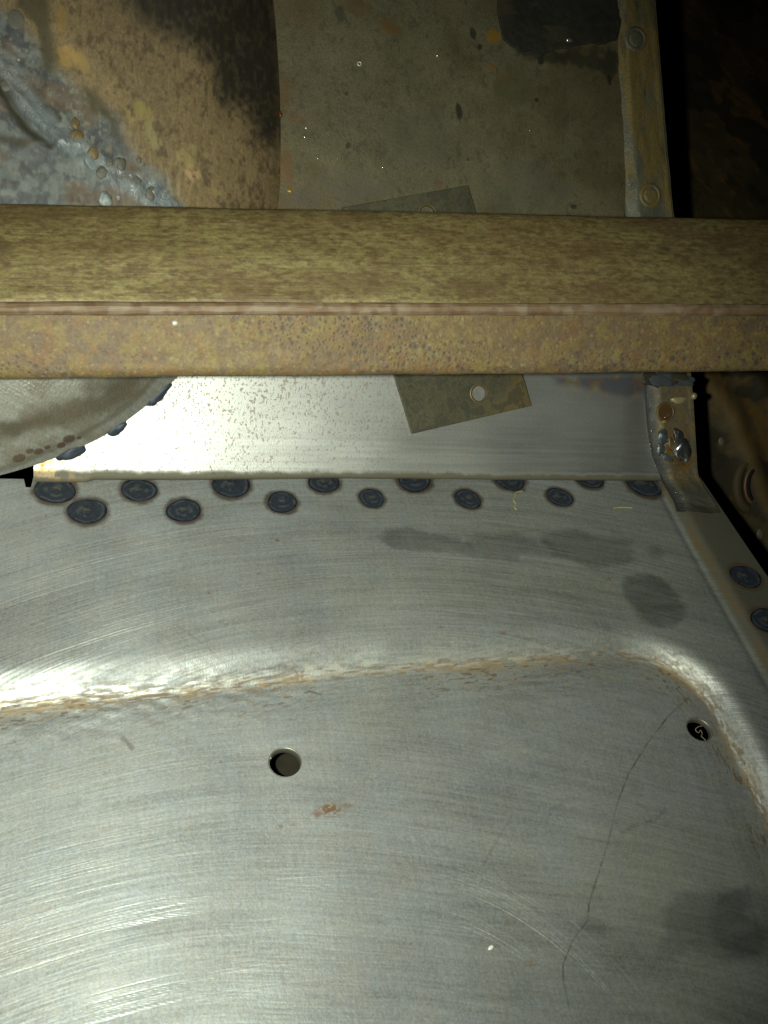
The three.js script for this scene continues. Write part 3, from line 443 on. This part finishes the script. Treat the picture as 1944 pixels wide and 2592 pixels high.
const houseMat = surface(-0.115, 0.052, -0.035, 0.20, 5600, (u, v, o) => {
  const big = fbm(u * 40, v * 40, 4, 501), mid = fbm(u * 190, v * 130, 4, 502), fine = vn(u / 0.0003, v / 0.00045, 503), streak = fbm(u * 700, v * 150, 3, 504);
  if (v > patchV) {
    const spk = fbm(u / 0.0011, v / 0.0016, 3, 530), b = 0.23 * (0.50 + 0.55 * big + 0.35 * (mid - 0.3) + 0.55 * (spk - 0.5));
    o.c = [b * 1.25, b * 0.88, b * 0.47]; o.r = 0.55 + 0.2 * (mid - 0.5); o.m = 0.25; o.h = 0.5 * mid + 0.5 * streak;
    blend(o.c, [0.075, 0.05, 0.032], sm(0.40, 0.74, spk * 0.6 + mid * 0.4) * 0.75); { const k = 0.8 + 0.4 * fine; o.c[0] *= k; o.c[1] *= k; o.c[2] *= k; }
    const z = polyMask(u, v, zone, 0.0025), zn = clamp(z * sm(0.22, 0.45, fbm(u * 150, v * 150, 3, 505) + 0.25 * z));
    const bl = fbm(u * 420, v * 420, 4, 506), zc = [0.085, 0.088, 0.098]; blend(zc, [0.15, 0.16, 0.16], sm(0.38, 0.62, bl));
    blend(zc, [0.15, 0.105, 0.075], sm(0.42, 0.66, fbm(u * 90, v * 120, 3, 507)) * 0.75); blend(zc, [0.26, 0.26, 0.22], sm(0.50, 0.72, fbm(u * 1100, v * 800, 3, 508)) * 0.6 * sm(0.35, 0.6, big));
    { const k = 0.62 + 0.70 * spk + 0.15 * (fine - 0.5); zc[0] *= k; zc[1] *= k; zc[2] *= k; } blend(o.c, zc, zn); o.m = mix(o.m, 0.22, zn); o.r = mix(o.r, 0.66, zn);
    const pw = 1.6 * (fbm(u * 330, v * 260, 4, 510) - 0.5) + 1.5 * (spk - 0.5);
    for (const [x, y, rx, ry, a, c, k] of pale) { const d = blob(u, v, x, y, rx, ry, a) + pw; if (d < 1.2) blend(o.c, c, sm(1.1, 0.4, d) * k); }
    const warp = 0.009 * (fbm(u * 200, v * 130, 5, 511) - 0.5), q = clamp(polyMask(u + warp * 0.6, v + warp * 0.6, soot, 0.0055) + 0.5 * (spk - 0.5)); blend(o.c, [0.016, 0.014, 0.010], q * 0.95); o.m *= 1 - q; 
    for (const P of [oliveP, oliveQ]) { const q2 = polyMask(u + warp * 0.6, v + warp * 0.6, P, 0.0016); blend(o.c, [0.052, 0.042, 0.018], q2 * 0.85); o.m *= 1 - q2; }
    const q3 = polyMask(u + warp * 0.5, v + warp * 0.5, darkP, 0.0010); blend(o.c, [0.045, 0.035, 0.022], q3 * 0.85);
    const g1 = Math.min(segDist(u, v, groove)[0], segDist(u, v, groove2)[0] + 0.0006); { const gq = sm(0.0026, 0.0010, g1 + warp * 0.35) * 0.9; blend(o.c, [0.042, 0.036, 0.024], gq); o.m *= 1 - gq; o.r = mix(o.r, 0.75, gq); }
    const wl = segDist(u, v, weldLine)[0]; const q5 = sm(0.004, 0.0015, wl + warp * 0.3); blend(o.c, [0.20, 0.23, 0.26], q5 * 0.55); o.r -= 0.16 * q5 * sm(0.5, 0.66, spk); o.m = mix(o.m, 0.35, q5 * 0.6); o.h += 0.5 * q5 * (spk - 0.5) + 0.3 * q5 * (fine - 0.5);
  } else {
    const w1 = u * 0.5 + v * 0.87, w2 = u * 0.87 - v * 0.5, st = vn(w1 / 0.0004, w2 * 60, 520) * 0.6 + vn(w1 / 0.0012, w2 * 40, 521) * 0.4;
    const b = 0.36 * (0.75 + 0.35 * big + 0.25 * (st - 0.5) + 0.25 * (fine - 0.5)); o.c = [b, b * 0.97, b * 0.88]; o.r = 0.55; o.m = 0.45; o.h = 0.4 * st + 0.3 * fine;
    for (const [P, w, k] of bands) { const d = segDist(u, v, P)[0]; if (d < w * 2) blend(o.c, [0.105, 0.085, 0.055], sm(w * 1.5, w * 0.2, d + w * (fbm(u * 260, v * 260, 3, 525) - 0.5)) * k); }
    for (const [x, y, r] of brownDots) { const d = blob(u, v, x, y, r * 1.3, r * 0.8, 0.35); if (d < 1.3) blend(o.c, [0.10, 0.055, 0.035], sm(1.15, 0.75, d) * 0.85); }
    blend(o.c, [0.16, 0.12, 0.07], sm(0.52, 0.7, fbm(u * 120, v * 160, 4, 527)) * 0.4);
  }
}, { bump: 0.00035, name: 'scorched_steel' });
const houseRows = (() => { const rows = [], N = 400, rim = rimC.getSpacedPoints(N); for (let k = 0; k <= N; k++) { const s = k / N; rows.push([rim[k].x, rim[k].y, -0.112, mix(-0.03, 0.196, sm(0, 1, s) * 0.6 + s * 0.4)]); } return rows; })();
const housePoint = (a, b) => {   // a from the rim inwards, b along the rim
  const [x, y, X, Y] = houseRows[Math.round(b * 400)], t = Math.pow(a, 1.5); let u = mix(x, X, t), v = mix(y, Y, t);
  const d = segDist(u, v, rimP)[0]; let w = bulge(d) + 0.0010 * (fbm(u * 60, v * 60, 3, 540) - 0.5) * sm(0, 0.006, d);
  if (v > patchV - 0.004) {
    const wl = segDist(u, v, weldLine)[0]; w += 0.0007 * Math.exp(-Math.pow(wl / 0.0034, 2)) * sm(0.3, 0.7, fbm(u * 420, v * 420, 4, 541));
    const gl = segDist(u, v, groove)[0]; w -= 0.0013 * Math.exp(-Math.pow((gl + 0.0022 * (fbm(u * 300, v * 300, 3, 544) - 0.5)) / 0.0011, 2)) * sm(0.25, 0.6, fbm(u * 160, v * 160, 2, 546)); w += 0.0004 * Math.exp(-Math.pow((gl - 0.0026) / 0.0012, 2)) * fbm(u * 260, v * 260, 2, 545) * 1.6;
    w += 0.0010 * polyMask(u, v, zone, 0.004) * (fbm(u * 220, v * 220, 4, 542) - 0.5);
  }
  return [u, v, w];
};
meshOf('skin', grid(230, 400, (a, b) => housePoint(a, b), p => houseMat.userData.uv(p[0], p[1]), { skirt: [-0.0003, 0, -0.0011] }), houseMat, house);
{
  const onHouse = (m, x, y, lift = 0) => { const [u, v] = H2(x, y), n = 0.0005, w = bulgeAt(u, v), gx = (bulgeAt(u + n, v) - w) / n, gy = (bulgeAt(u, v + n) - w) / n; m.position.set(u, v, w + lift); m.quaternion.setFromUnitVectors(new THREE.Vector3(0, 0, 1), new THREE.Vector3(-gx, -gy, 1).normalize()); };
  const ballM = plain(0.15, 0.105, 0.048, 0.55, 0.2, 'brown_spatter'), greyM = plain(0.12, 0.112, 0.095, 0.62, 0.2, 'grey_spatter');
  for (const [x, y, r, k] of [[197, 346, 1.75, 0], [190, 312, 1.2, 0], [237, 386, 1.6, 0], [276, 413, 1.0, 1], [303, 416, 1.5, 1], [258, 438, 1.6, 1], [347, 462, 1.4, 1], [381, 490, 1.5, 1], [352, 405, 0.7, 1], [15, 215, 1.4, 1], [36, 50, 2.2, 1], [54, 228, 0.6, 2], [47, 150, 0.5, 2], [70, 262, 0.8, 1], [330, 445, 0.6, 2], [268, 505, 1.7, 2], [300, 500, 0.6, 2]]) {
    const m = meshOf(k === 2 ? 'weld_bead' : 'weld_spatter', lump(r / 1000, 1, 1.15, r > 2 ? 0.15 : 0.32, Math.round(x + y), 0.4, 3), [ballM, greyM, plain(0.24, 0.26, 0.27, 0.6, 0.5, 'bright_weld_spot')][k], house); onHouse(m, x, y, 0.0001);
  }
  for (const [x, y, len, a] of [[182, 1146, 3.6, 0.42], [300, 1084, 2.6, 0.55], [402, 1000, 4.3, 0.80]]) {   // blued tack welds joining housing and rear panel
    const [u, v] = R2(x - 2, y - 2), g = lump(0.0030, len / 2.5, 0.60, 0.40, Math.round(x), 0.45); g.rotateZ(a);
    const m = meshOf('tack_weld', g, plain(0.045, 0.055, 0.080, 0.55, 0.35, 'blued_tack'), house); m.position.set(u, v, 0.0004);
  }
  const [gu, gv] = R2(708, 293), d = meshOf('rust_drop', lump(0.0007, 0.8, 1.4, 0.9, 77, 0.2, 2), plain(0.12, 0.035, 0.008, 0.15, 0, 'amber_drop'), house); d.position.set(gu, gv, 0.0012);
}

// ---------------------------------------------------------------- loose drilled plate lying on the rear panel
{
  const c = [R2(1040, 1096), R2(1338, 1026), R2(1179, 474), R2(888, 541)], ux = [c[1][0] - c[0][0], c[1][1] - c[0][1]], L = Math.hypot(...ux), ang = Math.atan2(ux[1], ux[0]);
  const hgt = Math.hypot(c[2][0] - c[1][0], c[2][1] - c[1][1]);
  const lead = ((c[2][0] - c[1][0]) * ux[0] + (c[2][1] - c[1][1]) * ux[1]) / L, hh = Math.sqrt(hgt * hgt - lead * lead);
  const loc = (x, y) => { const q = R2(x, y, 0.001), dx = q[0] - c[0][0], dy = q[1] - c[0][1]; return [dx * Math.cos(ang) + dy * Math.sin(ang), -dx * Math.sin(ang) + dy * Math.cos(ang)]; };
  const sh = new THREE.Shape([[0, 0], [L, 0], [L + lead, hh], [lead, hh]].map(p => new THREE.Vector2(...p)));
  for (const [x, y, r] of [[1210, 996, 0.00265], [1080, 543, 0.00265]]) { const h = new THREE.Path(), q = loc(x, y); h.absarc(q[0], q[1], r, 0, Math.PI * 2, true); sh.holes.push(h); }
  const m = surface(-0.02, 0.06, -0.01, 0.09, 8000, (u, v, o) => {
    const n = fbm(u * 90, v * 90, 4, 601), f = fbm(u * 420, v * 420, 4, 602), fine = vn(u / 0.0003, v / 0.0003, 603), b = 0.088 * (0.55 + 0.5 * n + 0.7 * (f - 0.4) + 0.3 * (fine - 0.5));
    o.c = [b * 1.12, b, b * 0.60]; blend(o.c, [0.15, 0.10, 0.028], sm(0.5, 0.7, fbm(u * 70, v * 70, 3, 604)) * 0.55 * sm(0.012, 0.04, u)); blend(o.c, [0.035, 0.033, 0.026], sm(0.52, 0.66, f) * 0.6);
    o.r = 0.6; o.m = 0.3; o.h = f * 0.6 + fine * 0.4;
  }, { bump: 0.00008, name: 'dull_rusty_plate' });
  const g = new THREE.ExtrudeGeometry(sh, { depth: 0.0008, bevelEnabled: true, bevelSize: 0.0002, bevelThickness: 0.0002, bevelSegments: 2, curveSegments: 32 });
  const p = g.attributes.position, uv = g.attributes.uv; for (let i = 0; i < p.count; i++) uv.setXY(i, ...m.userData.uv(p.getX(i), p.getY(i)));
  const t = onRear(thing('drilled_plate', 'small tilted rusty rectangular plate with drilled holes lying behind the cross bar', 'metal plate'));
  const inner = meshOf('plate', g, m, t); inner.position.set(c[0][0], c[0][1], 0.0010); inner.rotation.z = ang;
  const rm = plain(0.16, 0.10, 0.04, 0.5, 0.3, 'rusty_hole_edge');
  for (const [x, y] of [[1210, 996], [1080, 543]]) { const q = loc(x, y), r = lathe([[0.0031, 0.00000], [0.0028, 0.00016], [0.00264, 0.0001], [0.00262, -0.0006]], 36); r.rotateX(Math.PI / 2); const k = meshOf('hole_rim', r, rm, inner); k.position.set(q[0], q[1], 0.00100); }
}

// ---------------------------------------------------------------- rusty cross bar in front
{
  const dirC = new THREE.Vector3(1, 0.0354, -0.183).normalize(), dir = dirC.clone().applyMatrix4(basis);
  const mid = CAM.clone().addScaledVector(ray(972, 783), 0.232);
  const back = ray(972, 783).normalize().negate(), upv = new THREE.Vector3().crossVectors(back, dir).normalize(), out = new THREE.Vector3().crossVectors(dir, upv).normalize();
  const bar = thing('cross_bar', 'rusty pitted steel cross bar with a raised bead spanning the whole opening', 'bar');
  bar.position.copy(mid); bar.quaternion.setFromRotationMatrix(new THREE.Matrix4().makeBasis(dir, upv, out));
  const sweep = (prof, x0, x1, n, uv, jit, s) => {   // closed outline swept along x, rounded by many points
    const c = new THREE.CatmullRomCurve3(prof.map(([a, b]) => new THREE.Vector3(0, a / 1000, b / 1000)), true, 'catmullrom', 0.35), N = 90, P = c.getSpacedPoints(N), L = c.getLength();
    const g = grid(n, N, (i, j) => { const p = P[Math.round(j * N)], x = mix(x0, x1, i); const n1 = fbm(x * 60, j * 9, 3, s) - 0.5 + 0.3 * (fbm(x * 320, j * 26, 3, s + 3) - 0.5), n2 = fbm(x * 60, j * 9, 3, s + 9) - 0.5 + 0.3 * (fbm(x * 320, j * 26, 3, s + 5) - 0.5); return [x, p.y + 1.5 * jit * n1, p.z + 1.5 * jit * n2]; }, (p, i, j) => uv(p[0], j * L));
    g.computeVertexNormals(); return g;
  };
  const upM = surface(-0.14, 0.15, -0.002, 0.075, 6500, (x, s, o) => {
    const f1 = fbm(x * 640, s * 1400, 4, 701) * 0.8 + fbm(x * 90, s * 160, 2, 708) * 0.2, f2 = fbm(x * 700, s * 1500, 3, 702), big = fbm(x * 28, s * 60, 3, 703), y = fbm(x * 330, s * 800, 3, 704);
    const ln = fbm(x * 140, s * 2800, 3, 760); o.c = [0.158, 0.108, 0.045]; blend(o.c, [0.220, 0.174, 0.074], sm(0.30, 0.72, f1 * 0.65 + big * 0.35)); blend(o.c, [0.080, 0.054, 0.028], sm(0.40, 0.70, ln) * 0.35); blend(o.c, [0.088, 0.055, 0.026], sm(0.40, 0.72, f2 * 0.65 + y * 0.35) * 0.75); blend(o.c, [0.21, 0.185, 0.075], sm(0.50, 0.80, fbm(x * 520, s * 1500, 3, 706)) * 0.5); { const k = 0.82 + 0.36 * vn(x / 0.0004, s / 0.00028, 707); o.c[0] *= k; o.c[1] *= k; o.c[2] *= k; }
    blend(o.c, [0.06, 0.04, 0.02], sm(0.68, 0.85, fbm(x * 120, s * 140, 4, 705)) * 0.5);
    blend(o.c, [0.105, 0.062, 0.030], sm(0.45, 0.75, fbm(x * 90, s * 220, 4, 709)) * 0.5); o.r = 0.54; o.m = 0.25; o.h = f1 * 0.35 + f2 * 0.35 + ln * 0.3;
  }, { bump: 0.00016, name: 'yellow_brown_rust' });
  const lowM = surface(-0.14, 0.15, -0.002, 0.06, 6500, (x, s, o) => {
    const f1 = fbm(x * 420, s * 420, 4, 711), f2 = fbm(x * 800, s * 800, 3, 712), big = fbm(x * 40, s * 70, 3, 713);
    o.c = [0.135, 0.088, 0.045]; blend(o.c, [0.112, 0.074, 0.046], sm(0.32, 0.70, big)); blend(o.c, [0.168, 0.116, 0.036], sm(0.36, 0.72, f1) * 0.7); blend(o.c, [0.155, 0.078, 0.030], sm(0.50, 0.80, fbm(x * 420, s * 420, 3, 714)) * 0.6); { const k = 0.82 + 0.36 * vn(x / 0.00035, s / 0.00035, 719); o.c[0] *= k; o.c[1] *= k; o.c[2] *= k; }
    blend(o.c, [0.23, 0.19, 0.07], sm(0.52, 0.78, f2) * 0.4 * sm(0.4, 0.6, fbm(x * 45, s * 90, 2, 715)));
    const dense = sm(0.35, 0.62, fbm(x * 50, s * 80, 2, 718)), jx = x + 0.0005 * (f1 - 0.5), js = s + 0.0005 * (f2 - 0.5);
    const q = Math.max(dots(jx / 0.0019, js / 0.0019, 716, 0.35 + 0.35 * dense), 0.8 * dots(jx / 0.0009, js / 0.0009, 741, 0.25 + 0.3 * dense)) * (0.4 + 0.6 * dense); blend(o.c, [0.052, 0.042, 0.042], q * 0.8);
    blend(o.c, [0.27, 0.21, 0.08], dots(x / 0.0011, s / 0.0011, 761, 0.2) * 0.45);
    o.r = 0.62; o.m = 0.15; o.h = 0.5 * f1 + 0.4 * f2 - 0.4 * q;
  }, { bump: 0.00022, name: 'pitted_rust' });
  meshOf('upper_flange', sweep([[1.2, -0.9], [6, -2.2], [12, -4.3], [17.5, -7.4], [21.0, -10.0], [23.2, -12.4], [23.5, -15], [22.4, -16.2], [20.4, -15.4], [12, -12], [4, -7], [0.5, -4]], -0.13, 0.145, 420, (x, s) => upM.userData.uv(x, s), 0.0003, 720), upM, bar);
  meshOf('lower_flange', sweep([[1.0, -1.0], [-0.5, -0.1], [-3, 0.15], [-8, 0.1], [-13.2, -0.1], [-14.9, -0.6], [-15.5, -1.8], [-15.2, -4], [-14.4, -8], [-12.5, -9], [-8, -8], [-2, -6], [1, -4]].reverse(), -0.13, 0.145, 420, (x, s) => lowM.userData.uv(x, s), 0.00035, 730), lowM, bar);
  meshOf('bead', sweep([[1.45, -0.9], [1.4, 0.3], [0.6, 1.0], [-0.5, 1.0], [-1.3, 0.3], [-1.45, -0.6], [0, -1.5]].reverse(), -0.13, 0.145, 420, (x, s) => lowM.userData.uv(x, 0.03 + s), 0.00022, 740), surface(-0.14, 0.15, -0.002, 0.06, 3000, (x, s, o) => { const f = fbm(x * 260, s * 300, 4, 751), g = fbm(x * 70, s * 90, 3, 752); o.c = [0.165, 0.105, 0.062]; blend(o.c, [0.21, 0.155, 0.11], sm(0.40, 0.68, f)); blend(o.c, [0.12, 0.065, 0.035], sm(0.5, 0.70, fbm(x * 420, s * 420, 3, 753)) * 0.7); o.r = 0.62; o.m = 0.1; o.h = f; }, { bump: 0.0002, name: 'worn_bead' }), bar);
  for (const [a, b, r, m] of [[0.0, 0, 0.7, 0]]) { const k = meshOf('bare_fleck', lump(r / 1000, 1.1, 0.9, 0.4, 5, 0.3, 2), plain(0.5, 0.5, 0.46, 0.4, 0.4, 'bare_fleck'), bar); const q = CAM.clone().addScaledVector(ray(442, 818), 0.222).sub(mid); k.position.set(q.dot(dir), q.dot(upv), 0.0002); }
}

// ---------------------------------------------------------------- what lies deeper: the side wall on the right, a rail under the floor
{
  const W = -0.085, S2 = (x, y) => rear(x, y, W), t = onRear(thing('inner_side_wall', 'dark rusty inner side wall beyond the narrow gap', 'body panel'));
  const ridge = [[1700, 860], [1820, 1010], [1850, 1050], [1890, 1150], [1944, 1290], [2050, 1500]].map(p => S2(...p)), ridge2 = [[1880, 930], [1944, 990], [2060, 1120]].map(p => S2(...p)), dents = [[1822, 1112, 2.0], [1790, 1090, 1]].map(([x, y, r]) => [...S2(x, y), r / 1000]);
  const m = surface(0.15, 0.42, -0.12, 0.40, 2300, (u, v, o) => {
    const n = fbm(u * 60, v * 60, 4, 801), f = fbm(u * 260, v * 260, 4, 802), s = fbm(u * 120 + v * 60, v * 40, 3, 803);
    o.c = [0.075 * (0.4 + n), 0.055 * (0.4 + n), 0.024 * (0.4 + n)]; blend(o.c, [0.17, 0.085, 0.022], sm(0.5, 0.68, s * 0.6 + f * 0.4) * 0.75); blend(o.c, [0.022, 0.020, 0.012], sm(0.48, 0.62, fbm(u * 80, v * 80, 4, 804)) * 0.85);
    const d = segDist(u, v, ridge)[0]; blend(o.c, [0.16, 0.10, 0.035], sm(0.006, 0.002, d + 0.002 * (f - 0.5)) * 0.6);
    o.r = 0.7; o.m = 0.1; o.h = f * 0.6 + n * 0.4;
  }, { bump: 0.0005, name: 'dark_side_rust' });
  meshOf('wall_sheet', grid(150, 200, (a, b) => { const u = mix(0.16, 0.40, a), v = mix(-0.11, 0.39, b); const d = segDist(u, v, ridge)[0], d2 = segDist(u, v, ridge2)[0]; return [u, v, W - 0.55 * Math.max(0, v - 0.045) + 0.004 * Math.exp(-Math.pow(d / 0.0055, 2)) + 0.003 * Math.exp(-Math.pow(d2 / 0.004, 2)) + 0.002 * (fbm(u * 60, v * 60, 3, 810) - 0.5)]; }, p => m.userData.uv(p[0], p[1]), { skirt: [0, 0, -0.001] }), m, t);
  // raised slot with a lip
  const [su, sv] = S2(1888, 1226), arc = (r, r2, th, a0, a1) => { const c = new THREE.CatmullRomCurve3(Array.from({ length: 13 }, (_, k) => { const a = mix(a0, a1, k / 12); return new THREE.Vector3(su + Math.cos(a) * r + 0.003, sv + Math.sin(a) * r2, W + 0.0034); })); return new THREE.TubeGeometry(c, 40, th, 8); };
  meshOf('slot_lip', arc(0.0058, 0.0085, 0.0007, Math.PI * 0.62, Math.PI * 1.38), plain(0.18, 0.10, 0.055, 0.5, 0.2, 'brown_lip'), t);
  meshOf('slot', arc(0.0042, 0.0072, 0.0009, Math.PI * 0.64, Math.PI * 1.36), plain(0.004, 0.004, 0.004, 0.9, 0, 'black_slot'), t);
  meshOf('slot_boss', arc(0.0085, 0.0115, 0.0026, Math.PI * 0.60, Math.PI * 1.40), plain(0.07, 0.048, 0.022, 0.7, 0.1, 'brown_boss'), t).position.z = -0.0026;
  const pl = plain(0.17, 0.15, 0.11, 0.6, 0.2, 'pale_mark');
  for (const [x, y, r] of [[1919, 1352, 2.0], [1822, 1118, 1.5]]) { const [u, v] = S2(x, y), k = meshOf('weld_spatter', lump(r / 1000, 1, 1.3, 0.4, Math.round(x), 0.3, 2), pl, t); k.position.set(u, v, W + 0.0012); }
}
{
  const rail = thing('chassis_rail', 'brown chassis rail seen below through the floor hole away from the corner', 'rail');
  const m = surface(0, 0.05, 0, 0.2, 3000, (x, y, o) => { const n = fbm(x * 200, y * 200, 4, 851); const b = 0.013 * (0.1 + 1.7 * n); o.c = [b * 1.2, b * 0.92, b * 0.45]; o.r = 0.8; o.m = 0; o.h = n; }, { bump: 0.0002, name: 'brown_primer' });
  const g = new RoundedBoxGeometry(0.046, 0.03, 0.19, 3, 0.003); rail.position.set(holes[0][0] - 0.004, -0.036, -0.125); meshOf('rail_body', g, m, rail);
}
// ---------------------------------------------------------------- loose bits
{
  const tube = (name, label, category, pts, r, mat) => { const t = thing(name, label, category); t.position.copy(pts[0]); meshOf('strand', new THREE.TubeGeometry(new THREE.CatmullRomCurve3(pts.map(p => p.clone().sub(pts[0]))), 40, r, 6), mat, t); };
  const [hx, hz] = holes[1], y = -DROP - 0.0016;
  tube('curled_fibre', 'pale curled fibre caught in the hole beside the rounded corner', 'fibre', [[0.0026, -0.0021], [0.0012, -0.0018], [0.0000, -0.0010], [0.0008, -0.0002], [0.0018, -0.0010], [0.0016, 0.0004], [0.0008, 0.0012], [0.0016, 0.0022], [0.0020, 0.0030]].map(([a, b], k) => new THREE.Vector3(hx + a, y + 0.0003 * Math.sin(k * 1.3), hz + b)), 0.00011, plain(0.30, 0.25, 0.17, 0.6, 0, 'pale_fibre'));
  const onF = (x, z, l) => new THREE.Vector3(x, floorH(x, z) + l, z);
  const f2 = (x, y_, l) => { const q = floorAt(x, y_, y_ > 1760 ? -DROP : 0); return onF(q.x, q.z, l); };
  const straw = plain(0.42, 0.36, 0.10, 0.5, 0, 'straw');
  tube('straw_shred', 'crooked yellow shred lying just below the row of spot welds', 'shred', [[1322, 1243], [1306, 1248], [1303, 1258], [1300, 1268], [1306, 1276], [1302, 1286], [1308, 1290]].map(([a, b], k) => f2(a, b, 0.0002 + 0.0001 * (k % 2))), 0.00020, straw);
  tube('straw_chip', 'short straight yellow chip on the steel beside the lapped flange tip', 'shred', [[1553, 1287], [1566, 1285], [1576, 1285], [1600, 1286]].map(([a, b]) => f2(a, b, 0.00022)), 0.00024, straw);
  const w = thing('white_crumb', 'tiny white crumb on the lower steel floor below the curved scratches', 'crumb'), q = f2(1241, 2401, 0.0003); w.position.copy(q); const cg = lump(0.00062, 1.4, 0.6, 0.7, 4, 0.2, 2); cg.rotateY(0.5); meshOf('crumb', cg, plain(0.85, 0.85, 0.82, 0.6, 0, 'white_crumb'), w);
  const ring = onRear(thing('metal_ring', 'tiny pale metal ring stuck on the dark old steel', 'ring')), [ru, rv] = R2(909, 162, 0.0012), rg = new THREE.TorusGeometry(0.00055, 0.00018, 10, 24); meshOf('ring', rg, plain(0.7, 0.7, 0.62, 0.4, 0.5, 'pale_ring'), ring).position.set(ru, rv, 0.0014);
}

renderer.render(scene, camera);
